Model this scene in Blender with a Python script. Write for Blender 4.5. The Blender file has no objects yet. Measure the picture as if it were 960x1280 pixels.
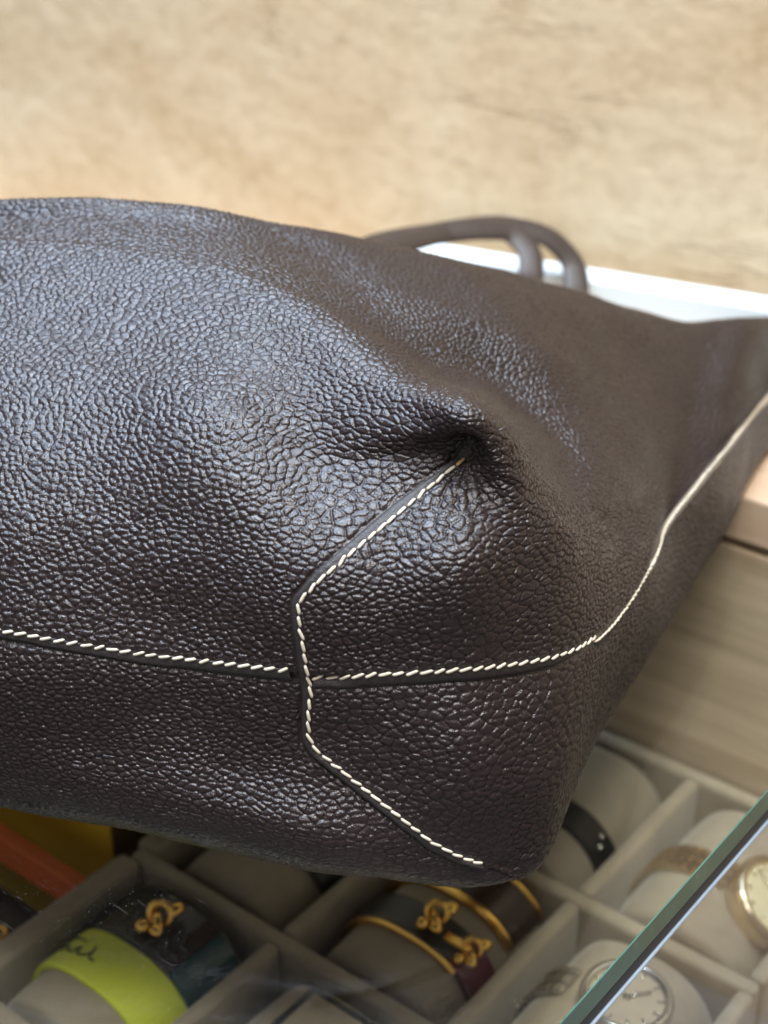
import bpy, bmesh, math, random
import numpy as np
from mathutils import Vector, Matrix
from mathutils.bvhtree import BVHTree
from mathutils.kdtree import KDTree
random.seed(5); rng = np.random.default_rng(5)
S = bpy.context.scene; COL = S.collection

# ------------------------------------------------------------------ camera, light, exposure
H, PITCH, F = .27, math.radians(28.7), 1900.
SP, CP = math.sin(PITCH), math.cos(PITCH)
cam = bpy.data.cameras.new('camera'); co = bpy.data.objects.new('camera', cam); COL.objects.link(co)
co.location = (0, 0, H); co.rotation_euler = (math.pi/2 - PITCH, 0, 0)
cam.sensor_fit = 'AUTO'; cam.sensor_width = 36; cam.lens = 36*F/1280
cam.clip_start = .01; cam.clip_end = 50
cam.dof.use_dof = True; cam.dof.focus_distance = .375; cam.dof.aperture_fstop = 11.5
S.camera = co
W = bpy.data.worlds.new('World'); S.world = W; W.use_nodes = True
W.node_tree.nodes['Background'].inputs[0].default_value = (1, .91, .88, 1)
W.node_tree.nodes['Background'].inputs[1].default_value = .225
def area(name, loc, target, sx, sy, power, col):
    l = bpy.data.lights.new(name, 'AREA'); l.shape = 'RECTANGLE'; l.size = sx; l.size_y = sy; l.energy = power; l.color = col
    o = bpy.data.objects.new(name, l); COL.objects.link(o); o.location = loc
    o.rotation_euler = (Vector(target) - Vector(loc)).to_track_quat('-Z', 'Y').to_euler()
    o['kind'] = 'helper'
    return o
area('overhead_area_light', (-.35, .72, 1.75), (-.06, .40, .05), 1.9, .95, 42, (.54, .72, 1))
for i_, (x_, y_) in enumerate(((-.75, .35), (-.30, .30), (.15, .35), (-.55, .95), (-.05, 1.0), (.45, .9), (-.9, 1.3), (.2, 1.5))):
    area('glint_light', (x_, y_, 1.72), (x_*.6, y_*.6+.1, 0), .11, .11, 4.2, (.66, .82, 1))  # unseen small lamps, added to put glints on the leather pebbles
area('overhead_area_light', (.05, -.55, 1.8), (-.05, .25, -.1), .5, .3, 17, (1, .95, .90))  # unseen front fill, added to brighten the tray under the glass
area('wall_wash_light', (.1, .15, 1.6), (.15, .75, .10), .9, .2, 16, (1, .95, .87))
S.view_settings.view_transform = 'Standard'; S.view_settings.look = 'None'
S.view_settings.exposure = .45; S.view_settings.gamma = 1
S.cycles.use_denoising = True
S.cycles.max_bounces = 14; S.cycles.transparent_max_bounces = 24
S.cycles.caustics_reflective = True; S.cycles.caustics_refractive = False

# ------------------------------------------------------------------ helpers
A = math.radians(38.4); SA, CA = math.sin(A), math.cos(A)
def w(t, s, z=0): return Vector((s*SA + t*CA, s*CA - t*SA, z))     # counter frame: t across, s along the glass edge
def sight(u, v, y):                                               # a point y metres ahead, seen at u, v
    k = (640 - v)/F; d = np.array([(u-480)/F, CP + k*SP, -SP + k*CP])
    return np.array([0, 0, H]) + d*(y/d[1])
def sight_z(u, v, z):
    k = (640 - v)/F; d = np.array([(u-480)/F, CP + k*SP, -SP + k*CP])
    return np.array([0, 0, H]) + d*((z-H)/d[2])
def pix(P):
    d = P[..., 1]*CP - (P[..., 2]-H)*SP; up = P[..., 1]*SP + (P[..., 2]-H)*CP
    return 480 + F*P[..., 0]/d, 640 - F*up/d
def mesh_np(name, V, Q, smooth=True):
    me = bpy.data.meshes.new(name); V = np.asarray(V, np.float32); Q = np.asarray(Q, np.int32)
    n = Q.shape[1]
    me.vertices.add(len(V)); me.vertices.foreach_set('co', V.ravel())
    me.loops.add(Q.size); me.loops.foreach_set('vertex_index', Q.ravel())
    me.polygons.add(len(Q)); me.polygons.foreach_set('loop_start', np.arange(0, Q.size, n, dtype=np.int32))
    me.polygons.foreach_set('use_smooth', np.full(len(Q), smooth))
    me.update(calc_edges=True); me.validate(); return me
def grid_quads(nr, nc, off=0, closed=False):
    r, c = np.meshgrid(np.arange(nr-1), np.arange(nc if closed else nc-1), indexing='ij')
    c2 = (c+1) % nc
    return np.stack([r*nc+c, r*nc+c2, (r+1)*nc+c2, (r+1)*nc+c], -1).reshape(-1, 4) + off
def link(name, me, mat, parent=None, loc=None, rz=None):
    o = bpy.data.objects.new(name, me); COL.objects.link(o)
    if mat is not None and me is not None:
        if len(me.materials) == 0: me.materials.append(mat)
    if parent: o.parent = parent
    if loc is not None: o.location = loc
    if rz is not None: o.rotation_euler.z = rz
    return o
def tag(o, label, cat, group=None, kind=None):
    if label: o['label'] = label
    if cat: o['category'] = cat
    if group: o['group'] = group
    if kind: o['kind'] = kind
    return o
def thing(name, label, cat, loc=(0, 0, 0), rz=0., group=None):
    o = link(name, None, None, None, loc, rz); return tag(o, label, cat, group)
def bm_mesh(name, bm, smooth=False):
    me = bpy.data.meshes.new(name)
    for f in bm.faces: f.smooth = smooth
    bm.to_mesh(me); bm.free(); return me
def box(name, c, d, mat, parent=None, bev=.0008, seg=2, loc=None, rz=None):
    bm = bmesh.new(); bmesh.ops.create_cube(bm, size=1)
    bmesh.ops.scale(bm, vec=d, verts=bm.verts); bmesh.ops.translate(bm, vec=c, verts=bm.verts)
    if bev: bmesh.ops.bevel(bm, geom=bm.edges[:], offset=bev, segments=seg, affect='EDGES', profile=.5)
    return link(name, bm_mesh(name, bm), mat, parent, loc, rz)
def tube_mesh(name, P, ra, rb=None, n=10, normals=None, closed=False, cap=True):
    P = np.asarray(P, float); m = len(P); rb = ra if rb is None else rb
    ra = np.broadcast_to(ra, m); rb = np.broadcast_to(rb, m)
    T = np.gradient(P, axis=0)
    if closed: T = np.roll(P, -1, 0) - np.roll(P, 1, 0)
    T /= np.linalg.norm(T, axis=1)[:, None] + 1e-12
    N = np.tile(np.array([0, 0, 1.]), (m, 1)) if normals is None else np.broadcast_to(np.asarray(normals, float), (m, 3)).copy()
    B = np.cross(T, N); bad = np.linalg.norm(B, axis=1) < 1e-3
    B[bad] = np.cross(T[bad], np.array([1, 0, 0.])); B /= np.linalg.norm(B, axis=1)[:, None]
    N = np.cross(B, T)
    a = np.linspace(0, 2*math.pi, n, endpoint=False)
    V = P[:, None] + B[:, None]*(np.cos(a)[None, :, None]*ra[:, None, None]) + N[:, None]*(np.sin(a)[None, :, None]*rb[:, None, None])
    V = V.reshape(-1, 3)
    if closed:
        V2 = np.vstack([V, V[:n]]); Q = grid_quads(m+1, n, 0, True); Q = np.where(Q >= m*n, Q - m*n, Q); return mesh_np(name, V, Q)
    Q = [grid_quads(m, n, 0, True)]
    if cap:
        V = np.vstack([V, P[0], P[-1]])
        i = np.arange(n); j = (i+1) % n
        Q.append(np.stack([j, i, np.full(n, m*n), np.full(n, m*n)], -1)); Q.append(np.stack([(m-1)*n+i, (m-1)*n+j, np.full(n, m*n+1), np.full(n, m*n+1)], -1))
        q, tri = Q[0], [tuple(f[:3]) for f in np.vstack(Q[1:])]
        me = bpy.data.meshes.new(name); me.from_pydata([tuple(v) for v in V], [], [tuple(f) for f in q] + tri)
        for p in me.polygons: p.use_smooth = True
        return me
    return mesh_np(name, V, Q[0])
def spline(P, n):
    P = np.asarray(P, float); m = len(P); k = np.r_[0, np.cumsum(np.linalg.norm(np.diff(P, axis=0), axis=1))]
    return hermite(k, P, np.linspace(0, k[-1], n))
def hermite(k, P, x):
    """C1 cubic through P (first axis) at knots k, evaluated at x"""
    P = np.asarray(P, float); h = np.diff(k); sh = (-1,) + (1,)*(P.ndim-1)
    d = np.diff(P, axis=0)/h.reshape(sh); T = np.empty_like(P)
    T[0] = d[0]; T[-1] = d[-1]
    w1 = (h[1:]/(h[1:]+h[:-1])).reshape(sh); T[1:-1] = d[:-1]*w1 + d[1:]*(1-w1)
    i = np.clip(np.searchsorted(k, x, side='right')-1, 0, len(k)-2); u = ((x-k[i])/h[i]).reshape(sh); hh = h[i].reshape(sh)
    return (2*u**3-3*u**2+1)*P[i] + (u**3-2*u**2+u)*hh*T[i] + (-2*u**3+3*u**2)*P[i+1] + (u**3-u**2)*hh*T[i+1]
def smooth01(x): x = np.clip(x, 0, 1); return x*x*(3-2*x)

# ------------------------------------------------------------------ materials
class Mt:
    def __init__(s, name):
        s.m = bpy.data.materials.new(name); s.m.use_nodes = True; s.t = s.m.node_tree; s.n = s.t.nodes; s.b = s.n['Principled BSDF']
    def new(s, kind, **kw):
        n = s.n.new(kind)
        for k, v in kw.items():
            if k.startswith('i_'):
                key = k[2:].replace('_', ' ')
                n.inputs[key].default_value = v
            else: setattr(n, k, v)
        return n
    def l(s, a, ao, b, bi): s.t.links.new(a.outputs[ao], b.inputs[bi])
    def set(s, **kw):
        for k, v in kw.items(): s.b.inputs[k.replace('_', ' ')].default_value = v
        return s
def c4(c): return (*c, 1)
def mat_plain(name, col, rough=.5, metal=0., spec=.5, var=.15, scale=60, bump=0., bscale=400, coat=0.):
    M = Mt(name); M.set(Roughness=rough, Metallic=metal, Specular_IOR_Level=spec, Coat_Weight=coat)
    tc = M.new('ShaderNodeTexCoord'); nz = M.new('ShaderNodeTexNoise', i_Scale=scale, i_Detail=5.); M.l(tc, 'Object', nz, 'Vector')
    mx = M.new('ShaderNodeMix', data_type='RGBA'); M.l(nz, 'Fac', mx, 'Factor')
    mx.inputs['A'].default_value = c4([x*(1-var) for x in col]); mx.inputs['B'].default_value = c4([min(1, x*(1+var)) for x in col])
    M.l(mx, 'Result', M.b, 'Base Color')
    if bump:
        n2 = M.new('ShaderNodeTexNoise', i_Scale=bscale, i_Detail=4.); M.l(tc, 'Object', n2, 'Vector')
        bp = M.new('ShaderNodeBump', i_Strength=.6, i_Distance=bump); M.l(n2, 'Fac', bp, 'Height'); M.l(bp, 'Normal', M.b, 'Normal')
    return M.m
def mat_leather(name, col, rough, fine=.000055, var=.25):
    M = Mt(name); M.set(Specular_IOR_Level=.62)
    tc = M.new('ShaderNodeTexCoord')
    n1 = M.new('ShaderNodeTexNoise', i_Scale=35., i_Detail=6.); M.l(tc, 'Object', n1, 'Vector')
    mx = M.new('ShaderNodeMix', data_type='RGBA'); M.l(n1, 'Fac', mx, 'Factor')
    mx.inputs['A'].default_value = c4([x*(1-var) for x in col]); mx.inputs['B'].default_value = c4([x*(1+var) for x in col])
    M.l(mx, 'Result', M.b, 'Base Color')
    n2 = M.new('ShaderNodeTexNoise', i_Scale=900., i_Detail=3.); M.l(tc, 'Object', n2, 'Vector')
    mr = M.new('ShaderNodeMapRange'); mr.inputs['To Min'].default_value = rough-.08; mr.inputs['To Max'].default_value = rough+.10
    M.l(n2, 'Fac', mr, 'Value'); M.l(mr, 'Result', M.b, 'Roughness')
    v = M.new('ShaderNodeTexVoronoi', feature='DISTANCE_TO_EDGE', i_Scale=1150.)
    nd = M.new('ShaderNodeTexNoise', i_Scale=500., i_Detail=2.); M.l(tc, 'Object', nd, 'Vector')
    va = M.new('ShaderNodeVectorMath', operation='SCALE'); M.l(nd, 'Color', va, 0); va.inputs['Scale'].default_value = .0012
    vb = M.new('ShaderNodeVectorMath', operation='ADD'); M.l(tc, 'Object', vb, 0); M.l(va, 'Vector', vb, 1); M.l(vb, 'Vector', v, 'Vector')
    cr = M.new('ShaderNodeMapRange'); cr.inputs['From Max'].default_value = .27; M.l(v, 'Distance', cr, 'Value')
    n3 = M.new('ShaderNodeTexNoise', i_Scale=2600., i_Detail=3.); M.l(tc, 'Object', n3, 'Vector')
    ad = M.new('ShaderNodeMath', operation='MULTIPLY_ADD'); M.l(n3, 'Fac', ad, 0); ad.inputs[1].default_value = .45; M.l(cr, 'Result', ad, 2)
    bp = M.new('ShaderNodeBump', i_Strength=1., i_Distance=fine); M.l(ad, 'Value', bp, 'Height'); M.l(bp, 'Normal', M.b, 'Normal')
    return M.m
def mat_glass(name, tint, dust=0.):
    M = Mt(name); M.n.remove(M.b); out = M.n['Material Output']
    tr = M.new('ShaderNodeBsdfTransparent', i_Color=c4(tint)); gl = M.new('ShaderNodeBsdfAnisotropic' if False else 'ShaderNodeBsdfGlossy', i_Roughness=.015)
    fr = M.new('ShaderNodeFresnel'); ge_ = M.new('ShaderNodeNewGeometry')
    im = M.new('ShaderNodeMapRange'); im.inputs['To Min'].default_value = 1.38; im.inputs['To Max'].default_value = 1/1.38
    M.l(ge_, 'Backfacing', im, 'Value'); M.l(im, 'Result', fr, 'IOR'); mx = M.new('ShaderNodeMixShader'); M.l(fr, 'Fac', mx, 0); M.l(tr, 'BSDF', mx, 1); M.l(gl, 'BSDF', mx, 2)
    last = mx
    if dust:
        tc = M.new('ShaderNodeTexCoord')
        mp = M.new('ShaderNodeMapping'); mp.inputs['Rotation'].default_value = (0, 0, .5); mp.inputs['Scale'].default_value = (60, 700, 60); M.l(tc, 'Object', mp, 'Vector')
        n1 = M.new('ShaderNodeTexNoise', i_Scale=1., i_Detail=2.); M.l(mp, 'Vector', n1, 'Vector')
        n2 = M.new('ShaderNodeTexNoise', i_Scale=18., i_Detail=3.); M.l(tc, 'Object', n2, 'Vector')
        n3 = M.new('ShaderNodeTexNoise', i_Scale=1500., i_Detail=1.); M.l(tc, 'Object', n3, 'Vector')
        def rng_(n, a, b, hi):
            r = M.new('ShaderNodeMapRange'); r.inputs['From Min'].default_value = a; r.inputs['From Max'].default_value = b; r.inputs['To Max'].default_value = hi
            M.l(n, 'Fac', r, 'Value'); return r
        r1, r2, r3 = rng_(n1, .70, .78, .55), rng_(n2, .48, .68, 1), rng_(n3, .70, .78, 1)
        a = M.new('ShaderNodeMath', operation='MAXIMUM'); M.l(r1, 'Result', a, 0); M.l(r3, 'Result', a, 1)
        b = M.new('ShaderNodeMath', operation='MULTIPLY'); M.l(a, 'Value', b, 0); M.l(r2, 'Result', b, 1)
        c = M.new('ShaderNodeMath', operation='MULTIPLY_ADD'); M.l(b, 'Value', c, 0); c.inputs[1].default_value = .13*dust; c.inputs[2].default_value = .0004*dust
        df = M.new('ShaderNodeBsdfDiffuse', i_Color=(.8, .82, .84, 1)); m2 = M.new('ShaderNodeMixShader')
        M.l(c, 'Value', m2, 0); M.l(mx, 'Shader', m2, 1); M.l(df, 'BSDF', m2, 2); last = m2
    M.l(last, 'Shader', out, 'Surface'); return M.m
def mat_wall():
    M = Mt('mottled_beige_wallcovering'); M.set(Roughness=.6, Specular_IOR_Level=.3)
    tc = M.new('ShaderNodeTexCoord')
    n1 = M.new('ShaderNodeTexNoise', i_Scale=8., i_Detail=10., i_Roughness=.65, i_Distortion=.6); M.l(tc, 'Object', n1, 'Vector')
    cr = M.new('ShaderNodeValToRGB'); M.l(n1, 'Fac', cr, 'Fac'); e = cr.color_ramp.elements
    e[0].position = .3; e[0].color = (.53, .395, .235, 1); e[1].position = .72; e[1].color = (.72, .62, .445, 1)
    x = cr.color_ramp.elements.new(.5); x.color = (.645, .525, .355, 1)
    n4 = M.new('ShaderNodeTexNoise', i_Scale=95., i_Detail=6.); M.l(tc, 'Object', n4, 'Vector')
    hs = M.new('ShaderNodeMix', data_type='RGBA', blend_type='MULTIPLY'); hs.inputs['Factor'].default_value = .28
    r4 = M.new('ShaderNodeValToRGB'); r4.color_ramp.elements[0].position = .33; r4.color_ramp.elements[0].color = (.68, .62, .52, 1); r4.color_ramp.elements[1].position = .52; r4.color_ramp.elements[1].color = (1, 1, 1, 1)
    M.l(n4, 'Fac', r4, 'Fac'); M.l(cr, 'Color', hs, 'A'); M.l(r4, 'Color', hs, 'B')
    # dark thin wandering veins, mostly horizontal
    mp = M.new('ShaderNodeMapping'); mp.inputs['Scale'].default_value = (5., 5., 26.); M.l(tc, 'Object', mp, 'Vector')
    n2 = M.new('ShaderNodeTexNoise', i_Scale=1.6, i_Detail=5., i_Roughness=.62, i_Distortion=.7); M.l(mp, 'Vector', n2, 'Vector')
    sub = M.new('ShaderNodeMath', operation='SUBTRACT'); M.l(n2, 'Fac', sub, 0); sub.inputs[1].default_value = .5
    ab = M.new('ShaderNodeMath', operation='ABSOLUTE'); M.l(sub, 'Value', ab, 0)
    mr = M.new('ShaderNodeMapRange'); mr.inputs['From Min'].default_value = .0; mr.inputs['From Max'].default_value = .018; mr.inputs['To Min'].default_value = 1; mr.inputs['To Max'].default_value = 0; M.l(ab, 'Value', mr, 'Value')
    n3 = M.new('ShaderNodeTexNoise', i_Scale=6., i_Detail=2.); M.l(tc, 'Object', n3, 'Vector')
    m3 = M.new('ShaderNodeMapRange'); m3.inputs['From Min'].default_value = .48; m3.inputs['From Max'].default_value = .62; m3.inputs['To Max'].default_value = .8; M.l(n3, 'Fac', m3, 'Value')
    mu = M.new('ShaderNodeMath', operation='MULTIPLY'); M.l(mr, 'Result', mu, 0); M.l(m3, 'Result', mu, 1)
    mx = M.new('ShaderNodeMix', data_type='RGBA'); M.l(mu, 'Value', mx, 'Factor'); M.l(hs, 'Result', mx, 'A'); mx.inputs['B'].default_value = (.22, .13, .075, 1)
    M.l(mx, 'Result', M.b, 'Base Color')
    bp = M.new('ShaderNodeBump', i_Strength=.5, i_Distance=.002); M.l(n4, 'Fac', bp, 'Height'); M.l(bp, 'Normal', M.b, 'Normal')
    return M.m
def mat_wood(name, a, b, axis):
    M = Mt(name); M.set(Roughness=.45)
    tc = M.new('ShaderNodeTexCoord'); mp = M.new('ShaderNodeMapping')
    mp.inputs['Scale'].default_value = tuple(7 if i == axis else 110 for i in range(3)); M.l(tc, 'Object', mp, 'Vector')
    n1 = M.new('ShaderNodeTexNoise', i_Scale=1., i_Detail=6., i_Roughness=.6, i_Distortion=.4); M.l(mp, 'Vector', n1, 'Vector')
    cr = M.new('ShaderNodeValToRGB'); M.l(n1, 'Fac', cr, 'Fac'); e = cr.color_ramp.elements
    e[0].position = .3; e[0].color = c4(a); e[1].position = .7; e[1].color = c4(b); M.l(cr, 'Color', M.b, 'Base Color')
    return M.m
def mat_velvet():
    M = Mt('greige_velvet'); M.set(Roughness=.95, Specular_IOR_Level=.15, Sheen_Weight=.35, Sheen_Roughness=.4)
    tc = M.new('ShaderNodeTexCoord')
    n1 = M.new('ShaderNodeTexNoise', i_Scale=60., i_Detail=8., i_Roughness=.7); M.l(tc, 'Object', n1, 'Vector')
    mx = M.new('ShaderNodeMix', data_type='RGBA'); M.l(n1, 'Fac', mx, 'Factor')
    mx.inputs['A'].default_value = (.225, .185, .133, 1); mx.inputs['B'].default_value = (.44, .37, .275, 1); M.l(mx, 'Result', M.b, 'Base Color')
    n2 = M.new('ShaderNodeTexNoise', i_Scale=2500., i_Detail=2.); M.l(tc, 'Object', n2, 'Vector')
    bp = M.new('ShaderNodeBump', i_Strength=.5, i_Distance=.0004); M.l(n2, 'Fac', bp, 'Height'); M.l(bp, 'Normal', M.b, 'Normal')
    return M.m
LEATHER = mat_leather('dark_brown_grained_leather', (.0118, .0054, .0060), .345)
LEATHER_EDGE = mat_leather('dark_brown_smooth_leather', (.014, .009, .0088), .55, .00005)
LEATHER_HANDLE = mat_leather('brown_handle_leather', (.034, .023, .020), .40, .00006)
LEATHER_DARK = mat_leather('black_leather', (.0045, .0045, .005), .36, .00004)
LEATHER_BURG = mat_leather('burgundy_leather', (.12, .010, .022), .45, .00004)
LEATHER_LIME = mat_leather('lime_green_leather', (.60, .66, .045), .5, .00004, .12)
TEAL_SHADE = mat_plain('teal_cuff_shade', (.012, .055, .058), .3, 0, .5)  # teal puts shade and reflection into the colour of the black cuff's side
PALE_EDGE = mat_plain('pale_raw_leather_edge', (.50, .475, .43), .7, 0, .3, .12, 500, .0002, 1500)
THREAD = mat_plain('cream_waxed_thread', (.66, .60, .48), .55, 0, .4, .12, 900, .00012, 3500)
THREAD_B = mat_plain('ivory_waxed_thread', (.58, .525, .415), .55, 0, .4, .15, 900, .00012, 3500)
THREAD_OLD = mat_plain('tan_waxed_thread', (.60, .40, .20), .5, 0, .4, .12, 900, .00012, 3500)
GOLD = mat_plain('polished_gold', (1, .60, .15), .27, 1., .5, .08, 90)
PALE_GOLD = mat_plain('pale_gold_steel', (.80, .66, .46), .2, 1., .5, .08, 90)
STEEL = mat_plain('polished_steel', (.62, .60, .56), .2, 1., .5, .06, 90)
CREAM = mat_plain('cream_dial', (.78, .68, .42), .35, 0, .5, .05, 200)
DIAL_GREY = mat_plain('champagne_dial', (.55, .48, .36), .3, .4, .5, .1, 200)
INK = mat_plain('black_ink', (.015, .02, .01), .6)
BLACK = mat_plain('black_plastic', (.012, .012, .013), .35)
FELT = mat_plain('black_felt', (.012, .011, .011), .9, 0, .2)
BROWN_LAC = mat_plain('dark_brown_lacquer', (.040, .022, .016), .25, 0, .5, .3, 40)
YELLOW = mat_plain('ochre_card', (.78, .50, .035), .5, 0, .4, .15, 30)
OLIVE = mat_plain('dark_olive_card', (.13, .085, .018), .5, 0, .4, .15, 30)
ORANGE = mat_plain('burnt_orange_card', (.66, .14, .03), .5, 0, .4, .15, 30)
WHITE = mat_plain('white_laminate', (.76, .86, .90), .45, 0, .4, .02, 5)
WALL = mat_wall(); VELVET = mat_velvet()
WOOD = mat_wood('pale_oak_veneer', (.40, .295, .19), (.68, .545, .385), 0)
WOOD_RAIL = mat_wood('light_ash_edging', (.50, .36, .25), (.62, .47, .33), 0)
GLASS = mat_glass('clear_glass', (.965, .985, .975), 1.)
GLASS_FRONT = mat_glass('clear_front_glass', (.975, .985, .98), .8)
def mat_green():
    M = Mt('green_polished_glass_edge'); M.set(Roughness=.22, Specular_IOR_Level=.6, Coat_Weight=.3)
    tc = M.new('ShaderNodeTexCoord'); n = M.new('ShaderNodeTexNoise', i_Scale=22., i_Detail=6., i_Roughness=.7); M.l(tc, 'Object', n, 'Vector')
    cr = M.new('ShaderNodeValToRGB'); M.l(n, 'Fac', cr, 'Fac'); e = cr.color_ramp.elements
    e[0].position = .3; e[0].color = (.012, .085, .062, 1); e[1].position = .7; e[1].color = (.075, .19, .145, 1); M.l(cr, 'Color', M.b, 'Base Color'); return M.m
GREEN_EDGE = mat_green()
BEVEL = mat_plain('bevel_highlight', (.36, .47, .60), .35, 0, .6, .15, 120)  # pale blue paints the bright highlight along the front glass chamfer
SEAL = mat_plain('dark_seal', (.012, .014, .02), .4)

# ------------------------------------------------------------------ setting: wall
wa, wb = sight_z(500, 342, .016)[:2], sight_z(960, 420, .016)[:2]
wd = (wb-wa)/np.linalg.norm(wb-wa); wn = np.array([wd[1], -wd[0]])     # wall runs along wd; wn points to the room
if wn[1] > 0: wn = -wn
wang = math.atan2(wd[1], wd[0])
bm = bmesh.new(); bmesh.ops.create_grid(bm, x_segments=2, y_segments=2, size=1)
bmesh.ops.scale(bm, vec=(1.6, .41, 1), verts=bm.verts); bmesh.ops.rotate(bm, matrix=Matrix.Rotation(math.pi/2, 3, 'X'), verts=bm.verts)
bmesh.ops.translate(bm, vec=(0, .002, .35), verts=bm.verts)
o = link('wall', bm_mesh('wall', bm), WALL, None, (wa[0], wa[1], 0), wang); o['kind'] = 'structure'
# ------------------------------------------------------------------ display case
case = thing('display_case', 'glass topped display counter with pale wood end panel under the leather bag', 'display case', (0, 0, 0), -A)
TE, SE = -.123, .450
T0, S0 = -.85, -.30
def glass_slab():
    bm = bmesh.new(); bmesh.ops.create_cube(bm, size=1)
    bmesh.ops.scale(bm, vec=(TE-.0004-T0, SE-S0, .008), verts=bm.verts); bmesh.ops.translate(bm, vec=((TE-.0004+T0)/2, (SE+S0)/2, -.004), verts=bm.verts)
    for f in [f for f in bm.faces if abs(f.normal.z) < .5]: bm.faces.remove(f)
    return link('glass_top', bm_mesh('glass_top', bm), GLASS, case)
glass_slab()
box('glass_edge', (TE-.0002, (SE+S0)/2, -.004), (.0004, SE-S0, .0079), GREEN_EDGE, case, .00012, 1)
box('seam_strip', (TE-.0012, (SE+S0)/2, -.0103), (.0022, SE-S0, .0045), SEAL, case, .0004, 2)
box('glass_bevel', (TE-.0008, (SE+S0)/2, -.0132), (.0026, SE-S0, .0012), BEVEL, case, .0004, 2)
bm = bmesh.new(); bmesh.ops.create_cube(bm, size=1); bmesh.ops.scale(bm, vec=(.006, SE-S0, .18), verts=bm.verts)
bmesh.ops.translate(bm, vec=(TE-.0035, (SE+S0)/2, -.0140-.09), verts=bm.verts)
link('front_glass', bm_mesh('front_glass', bm), GLASS_FRONT, case)
box('end_panel', ((T0+TE+.3)/2, SE+.012, -.112), (TE+.3-T0, .018, .212), WOOD, case, .001)
box('top_rail', ((T0+TE+.3)/2, SE+.013, .0068), (TE+.3-T0, .022, .0184), WOOD_RAIL, case, .0012)
box('back_ledge', ((T0+.3)/2, SE+.0245+.20, .004), (.3-T0+.2, .40, .022), WOOD_RAIL, case, .001)
box('case_floor', ((T0+TE)/2, (SE+S0)/2, -.190), (TE-T0+.02, SE-S0, .010), FELT, case, .001)
# ------------------------------------------------------------------ white board lying on the ledge
fa, fb = sight_z(508, 297, .040)[:2], sight_z(960, 370, .040)[:2]; fd = (fb-fa)/np.linalg.norm(fb-fa)
fl_ = float(np.linalg.norm(fb-fa)) + .5; fm = fa + fd*fl_/2 - np.array([fd[1], -fd[0]])*0
bo = box('white_board', (0, -.0, 0), (fl_, .016, .0238), WHITE, None, .001, 2, (fm[0]+.008*fd[1], fm[1]-.008*fd[0], .0281), math.atan2(fd[1], fd[0]))
tag(bo, 'low white board standing along the foot of the beige wall behind the handles', 'board')

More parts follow.
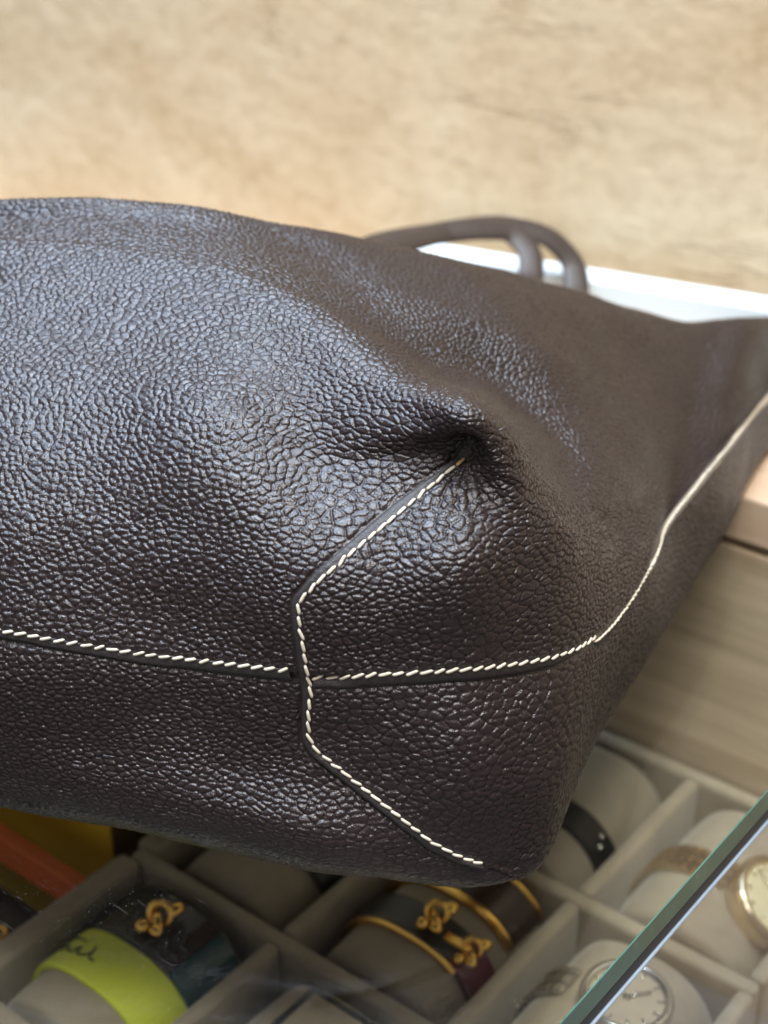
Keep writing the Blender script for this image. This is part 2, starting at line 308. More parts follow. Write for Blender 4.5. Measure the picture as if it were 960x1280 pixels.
# ------------------------------------------------------------------ the leather tote bag: control net -> dense skin
def cols():
    C = []
    def c(*rows):
        rows = list(rows)
        if len(rows) == 9: rows.insert(5, tuple((np.array(rows[4])*.55 + np.array(rows[5])*.45)))
        i = len(C); a, b = np.array(rows[0], float), np.array(rows[1], float)
        roll = (14, 14, 15, 15, 15, 11, 4, 2)[i]*.001 if i < 8 else 0        # the bottom edge rolls forward
        m = (a+b)/2
        if roll: m = np.array([a[0]*.8+b[0]*.2, a[1]-27, a[2]-roll]); a[2] -= roll*.95
        rows[0] = tuple(a); rows.insert(1, tuple(m))
        C.append([sight(*r) for r in rows])
    #   lower silhouette   lower half      base seam        middle         upper          ridge          behind ridge   top            far edge
    c((-160,965,.345),(-160,885,.326),(-160,765,.326),(-160,590,.360),(-160,450,.405),(-160,320,.460),(-160,290,.490),(-160,272,.510),(-160,258,.525))
    c((0,995,.322),(0,915,.308),(0,788,.313),(0,620,.340),(0,460,.385),(0,330,.440),(0,300,.465),(0,277,.485),(0,256,.505))
    c((130,1018,.3155),(130,935,.303),(130,808,.3085),(130,650,.330),(135,480,.370),(140,345,.425),(140,305,.450),(135,275,.475),(130,255,.495))
    c((260,1046,.307),(260,955,.2975),(260,827,.304),(265,680,.318),(280,510,.348),(295,375,.400),(300,335,.425),(290,295,.460),(270,267,.490))
    c((400,1077,.300),(385,975,.293),(380,840,.2985),(385,720,.305),(400,580,.3320),(407,512,.3450),(413,437,.364),(428,388,.403),(405,332,.445),(360,285,.480))
    c((500,1094,.2955),(490,985,.290),(480,842,.2975),(485,730,.302),(500,585,.3240),(510,530,.3265),(520,490,.337),(538,452,.392),(505,370,.422),(470,303,.475))
    c((600,1103,.2905),(595,1000,.288),(585,836,.298),(590,700,.303),(583,578,.3215),(588,541,.3155),(594,510,.3205),(615,482,.396),(604,405,.420),(580,327,.470))
    c((640,1096,.2925),(642,993,.292),(640,830,.3030),(640,708,.3085),(635,612,.3175),(632,576,.3190),(632,545,.3235),(650,510,.393),(645,422,.422),(635,341,.480))
    c((672,1075,.2955),(685,985,.2965),(690,822,.309),(688,720,.315),(680,640,.322),(676,620,.3255),(671,590,.3320),(684,535,.390),(684,440,.426),(690,357,.490))
    c((722,960,.327),(740,875,.328),(755,785,.334),(748,715,.339),(742,680,.345),(737,650,.353),(738,590,.377),(760,480,.440),(775,385,.505))
    c((815,815,.378),(818,750,.374),(815,698,.374),(816,672,.382),(820,645,.392),(823,620,.402),(828,565,.424),(840,480,.468),(858,405,.520))
    c((862,735,.413),(848,692,.408),(834,652,.402),(838,635,.410),(842,615,.418),(846,590,.428),(855,540,.448),(872,470,.483),(893,404,.527))
    c((908,660,.445),(900,618,.441),(893,577,.438),(896,567,.445),(900,555,.452),(905,535,.460),(912,500,.476),(922,450,.500),(930,400,.535))
    c((963,555,.508),(962,520,.511),(962,490,.515),(968,480,.520),(972,472,.525),(976,462,.532),(982,445,.543),(988,425,.555),(992,399,.567))
    c((1010,515,.540),(1010,490,.546),(1010,452,.555),(1014,443,.560),(1018,437,.564),(1022,430,.568),(1028,420,.573),(1034,410,.580),(1040,404,.588))
    C = np.array(C)
    for i, g in enumerate((.72, .72, .73, .76, .86, .96)):       # how far the face leans back
        eye = np.array([0, 0, H]); y0 = C[i, 3, 1]
        for j in range(4, C.shape[1]):
            y1 = y0 + (C[i, j, 1]-y0)*g; C[i, j] = eye + (C[i, j]-eye)*(y1/C[i, j, 1])
    # the bag goes on to the left of the photograph: two more profiles and a closing end
    sh = np.array([-.075, .022, 0]); e1 = C[0] + sh; e2 = C[0] + 2*sh*np.array([1, 1.2, 1]); cen = e2.mean(0)
    e3 = cen + (e2-cen)*.55 + np.array([-.035, .008, 0]); e3[:, 2] = np.maximum(e3[:, 2]*.9, .004)
    C = np.concatenate([e3[None], e2[None], e1[None], C])
    ctr = np.array([-.03, .47])
    out = []
    for col in C:
        s, t = col[0], col[-1]; d = ctr - s[:2]; d /= np.linalg.norm(d)
        def low(p):
            q = p[0]*SA + p[1]*CA; return .0172 if q > SE-.012 else .0012
        a1 = np.r_[s[:2] + d*.014, 0]; a1[2] = min(low(a1), s[2]) if low(a1) < .01 else low(a1)
        a0 = np.r_[s[:2] + d*.075, 0]; a0[2] = low(a0) + .002
        b = t - np.array([0, 0, 0]); d2 = np.array([.25, .97])
        b1 = np.r_[t[:2] + d2*.028, max(t[2]*.72, .0245)]; b2 = np.r_[t[:2] + d2*.052, max(t[2]*.38, .0225)]
        out.append(np.vstack([a0, a1, col, b1, b2]))
    return np.array(out)                    # columns x rows x 3
NET = cols(); NC, NR = NET.shape[:2]
kc = np.r_[0, np.cumsum(np.linalg.norm(np.diff(NET, axis=0), axis=2)[:, 2:11].mean(1))]
kr = np.r_[0, np.cumsum(np.linalg.norm(np.diff(NET, axis=1), axis=2)[4:12].mean(0))]
ncell = [8, 10, 20, 60, 124, 124, 124, 104, 108, 54, 54, 72, 66, 36, 46, 54, 18][:NC-1]   # samples per column gap
rcell = [10, 44, 46, 48, 92, 88, 92, 66, 66, 112, 124, 96, 14, 10]                              # samples per row gap
def knots(k, n): return np.concatenate([np.linspace(k[i], k[i+1], n[i], endpoint=False) for i in range(len(n))] + [[k[-1]]])
xc, xr = knots(kc, ncell), knots(kr, rcell)
P = hermite(kc, NET, xc); P = np.swapaxes(hermite(kr, np.swapaxes(P, 0, 1), xr), 0, 1)      # columns x rows x 3
JS = sum(rcell[:5])                                                                        # the row of the base seam
NCd, NRd = P.shape[:2]
def normals(P):
    a = np.gradient(P, axis=0); b = np.gradient(P, axis=1); n = np.cross(a, b); return n/(np.linalg.norm(n, axis=2)[..., None] + 1e-15)
N0 = normals(P)
U, Vv = pix(P)
rows = np.arange(NRd)[None, :] + np.zeros((NCd, 1)); shown = (rows > sum(rcell[:2])-10) & (rows < sum(rcell[:10]))
def vnoise(Q, f, seed=0):
    """smooth value noise"""
    q = Q*f; i = np.floor(q).astype(np.int64); u = q-i; u = u*u*(3-2*u); r = 0
    def hsh(a): 
        h = (a[..., 0]*73856093) ^ (a[..., 1]*19349663) ^ (a[..., 2]*83492791) ^ (seed*2654435761); h = (h ^ (h >> 13))*1274126177 & 0x7fffffff; return (h % 65536)/65536.
    for dx in (0, 1):
        for dy in (0, 1):
            for dz in (0, 1):
                wgt = (u[..., 0] if dx else 1-u[..., 0])*(u[..., 1] if dy else 1-u[..., 1])*(u[..., 2] if dz else 1-u[..., 2])
                r = r + wgt*hsh(i + np.array([dx, dy, dz]))
    return r - .5
def pl_dist(U, V, pl):
    """distance in seam-line units to a polyline, signed: positive on its right when walked"""
    best = np.full(U.shape, 1e9); sg = np.zeros(U.shape); pl = np.asarray(pl, float)
    for a, b in zip(pl[:-1], pl[1:]):
        d = b-a; L = d@d; t = np.clip(((U-a[0])*d[0] + (V-a[1])*d[1])/L, 0, 1); dx, dy = U-a[0]-t*d[0], V-a[1]-t*d[1]
        q = np.hypot(dx, dy); m = q < best; best = np.where(m, q, best); sg = np.where(m, np.sign(d[0]*dy - d[1]*dx), sg)
    return best*sg
G_ST = [(581,573),(540,607),(500,641),(440,691),(400,725),(374,752),(373,766),(378,800),(384,840),(389,862),(386,888),(386,921),(394,935),(440,973),(500,1021),(540,1052),(575,1070),(604,1080)]
G_ED = [(570,573),(528,600),(488,628),(428,680),(388,714),(361,747),(360,762),(365,800),(370,840),(373,862),(374,888),(374,926),(384,941),(431,981),(492,1031),(533,1061),(572,1079),(603,1087)]
L_ST = [(-150,766),(-60,779),(0,788),(90,803),(180,817),(270,828),(362,838)]
L_ED = [(-150,775),(-60,788),(0,797),(90,813),(180,828),(270,839.5),(367,850)]
R_ST = [(391,846),(420,846),(470,843),(530,840),(600,835),(650,829),(690,822),(720,811),(745,795)]
R_ED = [(391,858),(420,858),(470,856),(530,853),(600,848),(650,841),(690,832),(722,815.5),(747,791)]
E_ST = [(745,795),(775,766),(800,736),(811,712),(815,695),(819,676),(830,655),(850,628),(878,592),(905,561),(930,531),(962,490),(1000,458),(1036,428)]
E_ED = [(749,799),(779,770),(805,740),(818,714),(824,697),(829,680),(840,660),(860,633),(888,598),(914,568),(939,538),(970,496),(1006,464),(1040,432)]
G_ED = [tuple(.70*np.array(b) + .30*np.array(a)) for a, b in zip(G_ST, G_ED)]
gd = -pl_dist(U, Vv, G_ST); ge = -pl_dist(U, Vv, G_ED)        # positive = to the right (on the gusset)
gd = np.where(shown, gd, 500); ge = np.where(shown, ge, 500)
PX = .0002                                                      # one seam unit in metres, near enough
upper = rows >= JS
base_ed = np.minimum(np.abs(pl_dist(U, Vv, L_ED)), np.abs(pl_dist(U, Vv, R_ED))); base_st = np.minimum(np.abs(pl_dist(U, Vv, L_ST)), np.abs(pl_dist(U, Vv, R_ST)))
side_st = np.abs(pl_dist(U, Vv, E_ST))
nearG = np.minimum(np.abs(gd), np.abs(ge)); nearB = np.where(shown, np.minimum(np.minimum(base_ed, base_st), side_st*1.5), 500)
D = np.zeros(P.shape[:2])
D += np.where(gd > -6, .0007*np.exp(-np.clip(gd, 0, None)/60), -.0005*np.exp(-np.clip(-gd-6, 0, None)/40))*(np.abs(gd) < 400)
D += np.where(upper, .0003, -.0008)*np.exp(-nearB/30)
# the pinched end of the corner seam and the crease that runs left from it
D -= .0030*np.exp(-(((U-586)/23)**2 + ((Vv-566)/17)**2))*shown
cx = np.clip((585-U)/190, 0, 1); vc = 560 + 18*cx
D -= .0019*np.exp(-((Vv-vc)/14)**2)*smooth01((600-U)/30)*(1-cx)**.8*shown*(U < 600)
D += .0020*np.exp(-(((U-555)/85)**2 + ((Vv-512-(U-560)*.32)/17)**2))*shown
# gathering around the corner: radial pleats fading outwards
rr = np.hypot(U-585, (Vv-575)); th = np.arctan2(Vv-575, U-585)
pleat = np.sin(th*19 + 3*vnoise(P, 60., 3) + rr*.02)*np.exp(-((rr-55)/45)**2)*shown
D += .00018*pleat*np.where((th > -.9) & (th < 2.4), 1, .5)
# bottom corner pinch
D -= .0014*np.exp(-(((U-628)/16)**2 + ((Vv-1080)/7)**2))*shown
# soft wrinkles and slack
D += (.0005 + .0010*smooth01((Vv-330)/120))*vnoise(P, 22., 1) + .0011*vnoise(P*np.array([1, 1, 1.5]), 55., 2)
D *= smooth01((rows-4)/20)
P1 = P + N0*D[..., None]; N1 = normals(P1)
bump_col = slice(0, NCd, 3)
# ---- pebbled grain: seeds spread over the skin, the pillow height is the distance to the cell's border
side = smooth01((U-690)/90)
ASP = np.array([1, 1, 1.0])
def warp(P): 
    q = P.copy(); q[..., 2] *= 1.95
    wv = np.stack([vnoise(P, 330., 11+k) + .5*vnoise(P, 800., 21+k) for k in range(3)], -1)
    return q + wv*.00038
Qw = warp(P1)
flatQ = Qw.reshape(-1, 3); nv = len(flatQ)
da = np.linalg.norm(np.gradient(Qw, axis=0), axis=2)*np.linalg.norm(np.gradient(Qw, axis=1), axis=2)
size = .00184*(1 + .3*vnoise(P1, 40., 7))*np.where((U > 400) & (U < 700) & (Vv > 600), 1.12, 1.)
size = np.where(Vv < 520, size*.86, size).ravel()
wgt = (da.ravel()/size**2); cand = rng.choice(nv, size=130000, p=wgt/wgt.sum())
cell = {}; seeds = []
for i in cand:
    p = flatQ[i]; r = size[i]*.86; g = .0024; k = (int(p[0]//g), int(p[1]//g), int(p[2]//g)); ok = True
    for dx in (-1, 0, 1):
        for dy in (-1, 0, 1):
            for dz in (-1, 0, 1):
                for q in cell.get((k[0]+dx, k[1]+dy, k[2]+dz), ()):
                    if (q[0]-p[0])**2 + (q[1]-p[1])**2 + (q[2]-p[2])**2 < r*r: ok = False; break
                if not ok: break
            if not ok: break
        if not ok: break
    if ok: cell.setdefault(k, []).append((p[0], p[1], p[2])); seeds.append(p)
seeds = np.array(seeds); print('grain seeds', len(seeds), 'verts', nv)
kd = KDTree(len(seeds))
for i, p in enumerate(seeds): kd.insert(p, i)
kd.balance()
idx = np.zeros((nv, 4), np.int32); fl = flatQ.tolist(); fn = kd.find_n
for i in range(nv):
    r = fn(fl[i], 4)
    idx[i] = (r[0][1], r[1][1], r[2][1], r[3][1])
p0 = seeds[idx[:, 0]]; acc = np.zeros(nv); KS = 1/.00016
for k in (1, 2, 3):
    pk = seeds[idx[:, k]]; dv = pk-p0; L = np.linalg.norm(dv, axis=1) + 1e-9
    acc += np.exp(-KS*np.clip((((p0+pk)/2 - flatQ)*dv).sum(1)/L, 0, .004))
e = np.clip(-np.log(acc)/KS + .00004, 0, None)
x = np.clip(e/.00095, 0, 1); pil = .40*(1-(1-np.clip(e/.00040, 0, 1))**2) + .60*(1-(1-x)**2)
rnd = rng.random(len(seeds)); tilt = rng.normal(size=(len(seeds), 3))
hgt = pil*(.00041 + .00012*rnd[idx[:, 0]]) + .00007*pil*np.clip(((flatQ-p0)*tilt[idx[:, 0]]).sum(1)/.001, -1, 1)
hgt = hgt.reshape(P.shape[:2]) + .00003*vnoise(P1, 1500., 31) + .00006*vnoise(P1, 700., 32)
flat = smooth01((nearG-2)/5)*np.where(ge*gd < 0, 0, 1)
flatB = smooth01((nearB-2)/6)
hgt *= np.where(shown, .12 + .88*flat*flatB, 1)
low_grain = 1 - .35*smooth01((Vv-1000)/50)*(U < 640)
P2 = P1 + N1*(hgt*low_grain*(1 + .2*smooth01((Vv-600)/60)))[..., None]
P2[..., 2] = np.maximum(P2[..., 2], .0004)
bag = thing('tote_bag', 'dark brown pebbled leather tote bag with cream stitching lying on the glass counter', 'handbag')
Q = grid_quads(NCd, NRd); rq = (np.arange(len(Q)) % (NRd-1))
def panel(name, keep):
    q = Q[keep]; u, inv = np.unique(q, return_inverse=True)
    return link(name, mesh_np(name, P2.reshape(-1, 3)[u], inv.reshape(q.shape)), LEATHER, bag)
panel('upper_panel', rq >= JS); panel('lower_panel', rq < JS)
# ---- seams: a smooth turned edge beside every stitch line, and every stitch
st_ = 3; Pb = P1[::st_, ::st_]; bvh = BVHTree.FromPolygons(Pb.reshape(-1, 3).tolist(), grid_quads(*Pb.shape[:2]).tolist())
def on_skin(u, v):
    k = (640-v)/F; d = Vector(((u-480)/F, CP+k*SP, -SP+k*CP)).normalized()
    r = bvh.ray_cast(Vector((0, 0, H)), d)
    if r[0] is None: return None
    n = r[1]
    if n.dot(d) > 0: n = -n
    return np.array(r[0]), np.array(n)
def skin_line(pl, n):
    pl = np.asarray(pl, float); k = np.r_[0, np.cumsum(np.linalg.norm(np.diff(pl, axis=0), axis=1))]
    q = np.stack([np.interp(np.linspace(0, k[-1], n), k, pl[:, i]) for i in (0, 1)], -1)
    ker = np.array([1, 2, 3, 2, 1])/9; pad = np.vstack([q[:1]]*2 + [q] + [q[-1:]]*2)
    q = np.stack([np.convolve(pad[:, i], ker, 'valid') for i in (0, 1)], -1)
    return q
def seam(name, ST, ED, n, th, mat, parent=bag, taper=False, label=None):
    a, b = skin_line(ST, n), skin_line(ED, n); pts = []
    for p, q in zip(a, b):
        x, y = on_skin(*p), on_skin(*q)
        if x and y: pts.append((x[0], y[0], (x[1]+y[1])/np.linalg.norm(x[1]+y[1])))
    X = np.array([p[0] for p in pts]); Y = np.array([p[1] for p in pts]); Nn = np.array([p[2] for p in pts])
    for _ in range(4):
        for arr in (X, Y, Nn): arr[1:-1] = (arr[:-2] + 2*arr[1:-1] + arr[2:])/4
    Nn /= np.linalg.norm(Nn, axis=1)[:, None]
    prof = [(-.18, -.0006), (-.10, .0000), (-.03, .00030), (.12, .0003), (.35, .62*th), (.65, th), (.88, .97*th), (1.0, .72*th), (1.03, -.0016)]
    tp = smooth01((len(X)-1-np.arange(len(X)))/24)[:, None] if taper else 1.
    V = np.stack([X + (Y-X)*f*tp + Nn*(h*tp - .0004*(1-tp)) for f, h in prof], 1)
    jit = rng.normal(size=(len(X), 1, 1))*.00003; V = V + Nn[:, None]*jit
    o = link(name, mesh_np(name, V.reshape(-1, 3), grid_quads(len(X), len(prof))), mat, parent)
    if label: o['label'] = label
    return o, X, Nn
def stitch_mesh(L, r):
    m = 9; s = np.linspace(-1, 1, m); rad = r*np.sqrt(np.clip(1-np.abs(s)**5, .03, 1))
    Pn = np.stack([s*L/2, .16*r*np.sin(s*2.2), -.5*r*np.abs(s)**3], -1)
    return tube_mesh('stitch', Pn, rad, rad*.8, 8, cap=True)
SM = [stitch_mesh(.0031*k, .00041) for k in (.90, .96, 1., 1.04, 1.08)]
for i_, m in enumerate(SM): m.materials.append(THREAD if i_ % 2 else THREAD_B)
SM_OLD = stitch_mesh(.0029, .00043); SM_OLD.materials.append(THREAD_OLD)
def stitches(parent, X, Nn, pitch, slant, h=.00044, old=(), start=.0012):
    k = np.r_[0, np.cumsum(np.linalg.norm(np.diff(X, axis=0), axis=1))]; i = 0
    for s in np.arange(start, k[-1]-.0006, pitch):
        s += random.gauss(0, .0001)
        c = np.array([np.interp(s, k, X[:, j]) for j in range(3)]); nn = np.array([np.interp(s, k, Nn[:, j]) for j in range(3)]); nn /= np.linalg.norm(nn)
        d = np.array([np.interp(s+.001, k, X[:, j]) - np.interp(s-.001, k, X[:, j]) for j in range(3)]); d /= np.linalg.norm(d)+1e-9
        b = np.cross(nn, d); ang = slant + random.gauss(0, .09); d2 = d*math.cos(ang) + b*math.sin(ang); b2 = np.cross(nn, d2)
        o = bpy.data.objects.new('stitch', SM_OLD if i in old else random.choice(SM)); COL.objects.link(o); o.parent = parent
        M = Matrix((Vector(d2), Vector(b2), Vector(nn))).transposed().to_4x4(); M.translation = Vector(c + nn*h); o.matrix_local = M; i += 1
gs, X, Nn = seam('corner_seam', G_ST, G_ED, 260, .0011, LEATHER_EDGE)
stitches(gs, X, Nn, .0031, .10, old=(0,))
ls, X, Nn = seam('base_seam', L_ST, L_ED, 200, .0009, LEATHER_EDGE); stitches(ls, X, Nn, .0033, .26)
rs, X, Nn = seam('base_seam', R_ST, R_ED, 200, .0009, LEATHER_EDGE, taper=True); stitches(rs, X, Nn, .0032, .22)
i0 = int(np.argmin(np.abs(U[:, JS]-738) + 1e3*(np.arange(NCd) < NCd*.4))); XS, NS = P1[i0:, JS].copy(), N1[i0:, JS].copy()
YS = np.array([P1[i, JS-1-int(np.argmin(np.abs(np.linalg.norm(P1[i, JS-1:JS-60:-1] - P1[i, JS], axis=1) - .0031)))] for i in range(i0, NCd)])
for _ in range(30):
    for arr in (XS, YS, NS): arr[1:-1] = (arr[:-2] + 2*arr[1:-1] + arr[2:])/4
def ribbon(name, X, Y, Nn, th, mat, label):
    pr = [(-.12, -.0003), (0, .0004), (.15, .0006), (.35, .8*th), (.65, th), (.9, .9*th), (1.0, .6*th), (1.04, -.0012)]
    tp = smooth01(np.arange(len(X))/14)[:, None] if label is None else 1.
    V = np.stack([X + (Y-X)*f*(.15+.85*tp) + Nn*(h*tp - .0003*(1-tp)) for f, h in pr], 1); o = link(name, mesh_np(name, V.reshape(-1, 3), grid_quads(len(X), len(pr))), mat, bag)
    if label: o['label'] = label
    return o
kk = int(np.argmin(np.abs(U[i0:, JS]-812)))
s1 = ribbon('base_seam', XS[:kk+1], YS[:kk+1], NS[:kk+1], .0009, LEATHER_EDGE, None); stitches(s1, XS[:kk+1], NS[:kk+1], (.0026), .42, .0005)
s2 = ribbon('side_seam', XS[kk:], YS[kk:], NS[kk:], .0013, PALE_EDGE, 'pale edged side seam running up to the mouth'); stitches(s2, XS[kk:], NS[kk:], (.0026), .42, .0006)
# ---- handles: two flat strap loops behind the bag
def handle(pts, wdt=.0056, thk=.0016):
    C = spline([sight(*p) for p in pts], 60)
    ho = link('handle', tube_mesh('handle', C, wdt, thk, 14, normals=(.15, -.55, .8)), LEATHER_HANDLE, bag)
    return ho
handle([(440,318,.560),(480,303,.590),(540,293,.610),(600,287,.622),(640,292,.628),(661,314,.622),(664,345,.612),(655,375,.590),(640,410,.560)])
handle([(455,318,.570),(515,300,.595),(575,287,.620),(640,284,.632),(690,300,.634),(716,330,.630),(721,362,.620),(716,395,.605),(700,430,.580)])

# ------------------------------------------------------------------ velvet tray under the glass
RIM, FLOOR = -.105, -.158
T_L = [-.3355, -.266, -.197, -.1305]; S_L = [.119, .199, .279, .359, .4460]
tray = thing('jewellery_tray', 'greige velvet jewellery tray divided into square compartments under the glass', 'jewellery tray', (0, 0, 0), -A)
box('tray_base', ((T_L[0]+T_L[-1])/2, (S_L[0]+S_L[-1])/2, FLOOR-.004), (T_L[-1]-T_L[0]+.006, S_L[-1]-S_L[0]+.006, .008), VELVET, tray, .001)
for i, t in enumerate(T_L):
    th = .010 if i == 0 else .006
    for j in range(len(S_L)-1):
        box('divider', (t, (S_L[j]+S_L[j+1])/2, (RIM+FLOOR)/2), (th, S_L[j+1]-S_L[j]-.0066, RIM-FLOOR+random.uniform(-.001, .0005)), VELVET, tray, .0022, 3)
for j, s in enumerate(S_L):
    box('cross_divider', ((T_L[0]+T_L[-1])/2, s, (RIM+FLOOR)/2-.0003), (T_L[-1]-T_L[0]+.004, .0064, RIM-FLOOR), VELVET, tray, .0022, 3)
HW, HH, Z0 = .0295, .044, -.148
def prof(th, off=0.):
    n = 2.7; c, s = math.cos(th), math.sin(th)
    return (math.copysign(abs(c)**(2/n), c)*(HW+off), Z0 + (abs(s)**(2/n))*(HH+off))
def cushion(ti, si, label, s0=.004, s1=.004, dz=0., hw=1.):
    t = (T_L[ti]+T_L[ti+1])/2; a, b = S_L[si]+.0035+s0, S_L[si+1]-.0035-s1; mid = (a+b)/2
    o = thing('watch_cushion', label, 'cushion', w(t, mid, 0), -A, 'velvet cushions in the tray compartments')
    nt, V = 36, []
    ss = [(-1, .55), (-1, .86), (-.985, .95), (-.93, .99), (-.8, 1.), (-.4, 1.015), (0, 1.02), (.4, 1.015), (.8, 1.), (.93, .99), (.985, .95), (1, .86), (1, .55)]
    for f, k in ss:
        for i in range(nt):
            th = math.pi*i/(nt-1); x, z = prof(th); V.append((x*k*hw, f*(b-a)/2, Z0 + (z-Z0)*k + dz))
    me = mesh_np('pad', V, grid_quads(len(ss), nt)); p = link('pad', me, VELVET, o)
    for f in (0, len(ss)-1):
        bm = bmesh.new(); vs = [bm.verts.new(V[f*nt+i]) for i in range(nt)]; bm.faces.new(vs if f else vs[::-1]); link('end_cap', bm_mesh('end_cap', bm), VELVET, o)
    return o
def band_mesh(name, s0, s1, th0, th1, off, thick, n=40):
    V = []
    for i in range(n):
        th = th0 + (th1-th0)*i/(n-1)
        (x0, z0), (x1, z1) = prof(th, off), prof(th, off+thick)
        V += [(x0, s0, z0), (x0, s1, z0), (x1*.6+x0*.4, s1+.0002, z1*.6+z0*.4), (x1, s1-.0006, z1), (x1, s0+.0006, z1), (x1*.6+x0*.4, s0-.0002, z1*.6+z0*.4)]
    Q = grid_quads(n, 6, 0, True).tolist()
    me = bpy.data.meshes.new(name); me.from_pydata(V, [], Q + [[5, 4, 3, 2, 1, 0], [(n-1)*6+k for k in range(6)]])
    bm = bmesh.new(); bm.from_mesh(me); bmesh.ops.recalc_face_normals(bm, faces=bm.faces); bm.to_mesh(me); bm.free()
    return me
def ring_thing(name, label, cat, ti, s, group=None):
    return thing(name, label, cat, w((T_L[ti]+T_L[ti+1])/2, s, 0), -A, group)
def ball(name, c, r, mat, parent, sc=(1, 1, 1)):
    bm = bmesh.new(); bmesh.ops.create_uvsphere(bm, u_segments=14, v_segments=9, radius=r); bmesh.ops.scale(bm, vec=sc, verts=bm.verts); bmesh.ops.translate(bm, vec=c, verts=bm.verts)
    return link(name, bm_mesh(name, bm, True), mat, parent)
def torus(name, c, R, r, mat, parent, axis=(0, 0, 1)):
    a = np.linspace(0, 2*math.pi, 28, endpoint=False); q = Vector((0, 0, 1)).rotation_difference(Vector(axis).normalized())
    Pn = np.array([np.array(q @ Vector((R*math.cos(x), R*math.sin(x), 0))) + np.array(c) for x in a])
    return link(name, tube_mesh(name, Pn, r, r, 10, normals=np.array(q @ Vector((0, 0, 1))), closed=True), mat, parent)
cushion(0, 1, 'greige velvet cushion carrying the lime green bracelet')
cushion(0, 2, 'pale velvet cushion left of the cross divider carrying a plain black strap', hw=.98)
cushion(0, 3, 'velvet cushion under the middle of the bag', dz=-.004)
cushion(1, 1, 'velvet cushion carrying the black framed tag at the front of the photo')
cushion(1, 2, 'velvet cushion carrying the burgundy bracelet below the bag corner')
cushion(1, 3, 'velvet cushion carrying the narrow black watch strap right of the bag corner')
cushion(2, 1, 'velvet cushion nearest the front glass beside the black framed tag', dz=-.006)
cushion(2, 2, 'velvet cushion under the steel round watch by the glass edge')
cushion(2, 3, 'velvet cushion under the gold watch with the cream dial')
# lime bracelet
lb = ring_thing('bracelet', 'lime green leather bracelet with small black script around a velvet cushion', 'bracelet', 0, .2325)
link('band', band_mesh('band', -.0105, .0100, .02, math.pi-.02, .0008, .0022), LEATHER_LIME, lb)
link('lining', band_mesh('lining', -.0093, .0093, .02, math.pi-.02, .0004, .0009), BLACK, lb)
def script_stroke(pts):
    Pn = []
    for th, s in pts:
        x, z = prof(th, .0032); Pn.append((x, s, z))
    Pn = spline(Pn, 24)
    link('script_mark', tube_mesh('script_mark', Pn, .00042, .00025, 6, cap=True), INK, lb)
script_stroke([(2.30, -.0030), (2.22, .0005), (2.12, -.0028), (2.02, -.0010), (1.98, -.0030), (1.90, -.0034), (1.86, -.0005)])
script_stroke([(2.34, .0012), (2.20, .0042), (2.05, .0036), (1.88, .0028)])
script_stroke([(2.20, .0040), (2.22, .0008), (2.27, -.0024)])
script_stroke([(1.86, .0000), (1.80, -.0034), (1.74, -.0030), (1.70, .0000), (1.72, .0022)])
script_stroke([(1.70, -.0002), (1.66, -.0030), (1.62, -.0028)])
# wide black cuff with a gold charm, brown edge and its shaded side painted teal
cb = ring_thing('cuff_bracelet', 'wide black cuff with gold charm, brown trim and teal-shaded side behind the lime bracelet', 'bracelet', 0, .2555)
link('cuff_top', band_mesh('cuff_top', -.0125, .0125, 1.32, math.pi-.05, .0008, .0024), LEATHER_DARK, cb)
link('trim', band_mesh('trim', -.0125, .0128, 1.12, 1.315, .0008, .0029, 12), BROWN_LAC, cb)
link('cuff_side', band_mesh('cuff_side', -.0125, .0125, .05, 1.115, .0008, .0022, 24), TEAL_SHADE, cb)
def charm(parent, th, s, k=1.):
    x, z = prof(th, .004)
    torus('charm_ring', (x, s+.002*k, z+.0025*k), .0034*k, .0010*k, GOLD, parent, (.35, -.8, .5))
    ball('charm_bead', (x+.0030*k, s+.0058*k, z+.003*k), .0021*k, GOLD, parent, (1, 1.4, 1))
    ball('charm_bead', (x-.0014*k, s-.0040*k, z+.0012*k), .0022*k, GOLD, parent)
    ball('charm_bead', (x+.0030*k, s-.0030*k, z+.0012*k), .0017*k, GOLD, parent, (1.3, 1, 1))
    link('charm_bar', tube_mesh('charm_bar', [(x-.004*k, s+.004*k, z+.001*k), (x+.001*k, s, z+.003*k), (x+.0045*k, s-.003*k, z+.001*k)], .0012*k), GOLD, parent)
charm(cb, 1.56, -.002, 1.15)
# plain black strap
st = ring_thing('watch_strap', 'plain black leather strap half hidden under the lower edge of the bag', 'watch strap', 0, .324)
link('band', band_mesh('band', -.012, .012, .02, math.pi-.02, .0008, .0024), LEATHER_DARK, st)
# burgundy bracelet with gold clasp
bb = ring_thing('bracelet', 'burgundy leather bracelet with ornate gold clasp on cushion below the bag corner', 'bracelet', 1, .3120)
link('band', band_mesh('band', -.0075, .0075, .02, 1.14, .0008, .0024), LEATHER_BURG, bb)
f = link('band', band_mesh('band', -.0075, .0075, 1.14, math.pi-.02, .0008, .0024), LEATHER_DARK, bb); f['label'] = 'black half of the bracelet band'
link('gold_edge', band_mesh('gold_edge', -.0086, -.0076, 1.0, math.pi-.05, .0006, .0028), GOLD, bb)
charm(bb, 1.02, -.0005, .95); charm(bb, 1.50, .0010, 1.05)
x, z = prof(1.25, .0034); box('clasp_plate', (x, 0, z), (.013, .004, .0014), GOLD, bb, .0005)
bg = ring_thing('bangle', 'dark brown lacquer bangle with gold rims behind the burgundy bracelet', 'bangle', 1, .3395)
link('band', band_mesh('band', -.0080, .0085, .75, math.pi-.05, .0010, .0024), BROWN_LAC, bg)
link('rim', band_mesh('rim', -.0105, -.0081, .73, math.pi-.05, .0008, .0030), GOLD, bg)
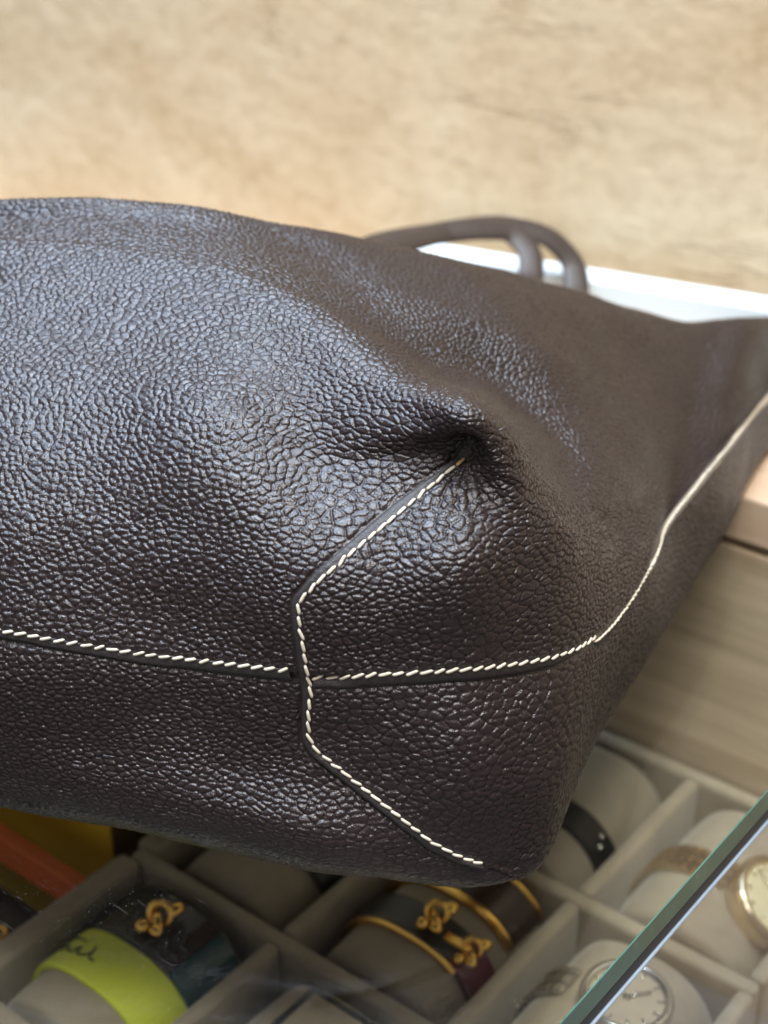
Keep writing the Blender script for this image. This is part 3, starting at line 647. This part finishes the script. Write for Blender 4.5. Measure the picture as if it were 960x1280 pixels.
link('rim', band_mesh('rim', .0086, .0105, .73, math.pi-.05, .0008, .0030), GOLD, bg)
# black strap, right
sk = ring_thing('watch_strap', 'narrow black leather watch strap with two steel studs on cushion right of the bag', 'watch strap', 1, .392)
link('band', band_mesh('band', -.0065, .0065, .02, math.pi-.02, .0008, .0022), LEATHER_DARK, sk)
for th, s in ((.85, -.002), (.93, .0015)):
    x, z = prof(th, .0036); ball('stud', (x, s, z), .0013, STEEL, sk)
# watches
def links(parent, mat, wd, ths, off=.001):
    lm = None
    for th in ths:
        x, z = prof(th, off+.0012); x2, z2 = prof(th+.02, off+.0012); an = math.atan2(z2-z, x2-x)
        for k in (-1, 0, 1):
            if lm is None:
                lm = []
                for ww in (.30, .36):
                    bm = bmesh.new(); bmesh.ops.create_cube(bm, size=1); bmesh.ops.scale(bm, vec=(.0040, wd*ww, .0024), verts=bm.verts); bmesh.ops.bevel(bm, geom=bm.edges[:], offset=.0007, segments=2, affect='EDGES')
                    me = bm_mesh('bracelet_link', bm); me.materials.append(mat); lm.append(me)
            o = bpy.data.objects.new('bracelet_link', lm[k == 0]); COL.objects.link(o); o.parent = parent
            o.location = (x, k*wd*.335, z); o.rotation_euler = (0, -an, 0)
def watch(label, ti, s, th, R, metal, dialm, band_w, dz=0):
    o = ring_thing('wristwatch', label, 'watch', ti, s)
    ths = [a for a in np.linspace(.05, math.pi-.05, 30) if abs(a-th) > R/.036]
    links(o, metal, band_w, ths)
    x, z = prof(th, .0030); x2, z2 = prof(th+.05, .003); nrm = Vector((z2-z, 0, -(x2-x))); 
    if nrm.z < 0: nrm = -nrm
    q = Vector((0, 0, 1)).rotation_difference(nrm.normalized())
    def disc(name, r0, z0, r1, z1, mat, n=40):
        bm = bmesh.new(); a = [bm.verts.new(q @ Vector((r0*math.cos(2*math.pi*i/n), r0*math.sin(2*math.pi*i/n), z0)) + Vector((x, 0, z))) for i in range(n)]
        b = [bm.verts.new(q @ Vector((r1*math.cos(2*math.pi*i/n), r1*math.sin(2*math.pi*i/n), z1)) + Vector((x, 0, z))) for i in range(n)]
        for i in range(n): bm.faces.new((a[i], a[(i+1) % n], b[(i+1) % n], b[i]))
        bm.faces.new(b)
        return link(name, bm_mesh(name, bm), mat, o)
    disc('watch_case', R*.96, -.003, R, .0035, metal)
    d = disc('dial', R*.84, .0035, R*.84, .0040, dialm)
    torus('bezel', Vector((x, 0, z)) + q @ Vector((0, 0, .0042)), R*.90, .0016, metal, o, q @ Vector((0, 0, 1)))
    c = Vector((x, 0, z)) + q @ Vector((R+.0012, 0, .001)); ball('crown', c, .0018, metal, o)
    for i in range(12):
        a = i*math.pi/6
        p = [Vector((x, 0, z)) + q @ Vector((r*math.cos(a), r*math.sin(a), .0045)) for r in (R*.64, R*.78)]
        link('hour_mark', tube_mesh('hour_mark', [tuple(v) for v in p], .0004, .0002, 6), metal, d)
    for a, L in ((.9, .55), (2.9, .72)):
        p = [Vector((x, 0, z)) + q @ Vector((r*math.cos(a), r*math.sin(a), .0050)) for r in (-.1*R, R*L)]
        link('hand', tube_mesh('hand', [tuple(v) for v in p], .00045, .0002, 6), metal, d)
    return o
watch('gold link wristwatch with cream dial seen through the front glass', 2, .398, 1.02, .0165, PALE_GOLD, CREAM, .015)
watch('steel wristwatch with champagne dial right beside the green glass edge', 2, .322, 1.45, .0150, STEEL, DIAL_GREY, .014)
# black framed tag
tg = ring_thing('framed_tag', 'black framed square tag with beige face leaning on the front cushion', 'tag', 1, .2520)
x, z = prof(1.50, .003)
box('frame', (x, 0, z), (.026, .028, .003), BLACK, tg, .0009); box('face', (x, 0, z+.0014), (.020, .022, .0010), VELVET, tg, .0003)
# ------------------------------------------------------------------ boxes left of the tray
yb = thing('card_box', 'ochre yellow card box with dark olive side left of the tray', 'box', w(-.352, .283, 0), -A)
zt, zb = -.050, -.180
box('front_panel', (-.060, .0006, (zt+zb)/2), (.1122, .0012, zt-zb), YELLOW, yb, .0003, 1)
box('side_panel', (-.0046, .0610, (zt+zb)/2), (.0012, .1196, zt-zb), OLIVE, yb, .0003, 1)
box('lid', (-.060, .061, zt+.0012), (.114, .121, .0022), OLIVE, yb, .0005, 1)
ob = box('orange_rail', (-.075, 0, -.1185), (.150, .006, .014), ORANGE, None, .001, 2, w(-.343, .2600, 0), -A)
tag(ob, 'burnt orange edging strip in front of the ochre yellow box', 'edging strip')
kb = thing('black_case', 'black presentation case holding a gold chain at the left edge', 'case', w(-.345, .2100, 0), -A)
box('pad', (-.065, 0, -.150), (.126, .090, .030), BLACK, kb, .002)
gc = thing('chain_bracelet', 'gold chain bracelet lying on the black case at the left edge', 'bracelet', w(-.366, .226, -.1335), -A)
for i in range(16):
    a = i*.42; torus('chain_link', (.017*math.cos(a)-.006, .010*math.sin(a), .001 + .0008*(i % 2)), .0034, .0009, PALE_GOLD if i % 3 else GOLD, gc, (random.uniform(-.6, .6), random.uniform(-.6, .6), 1))
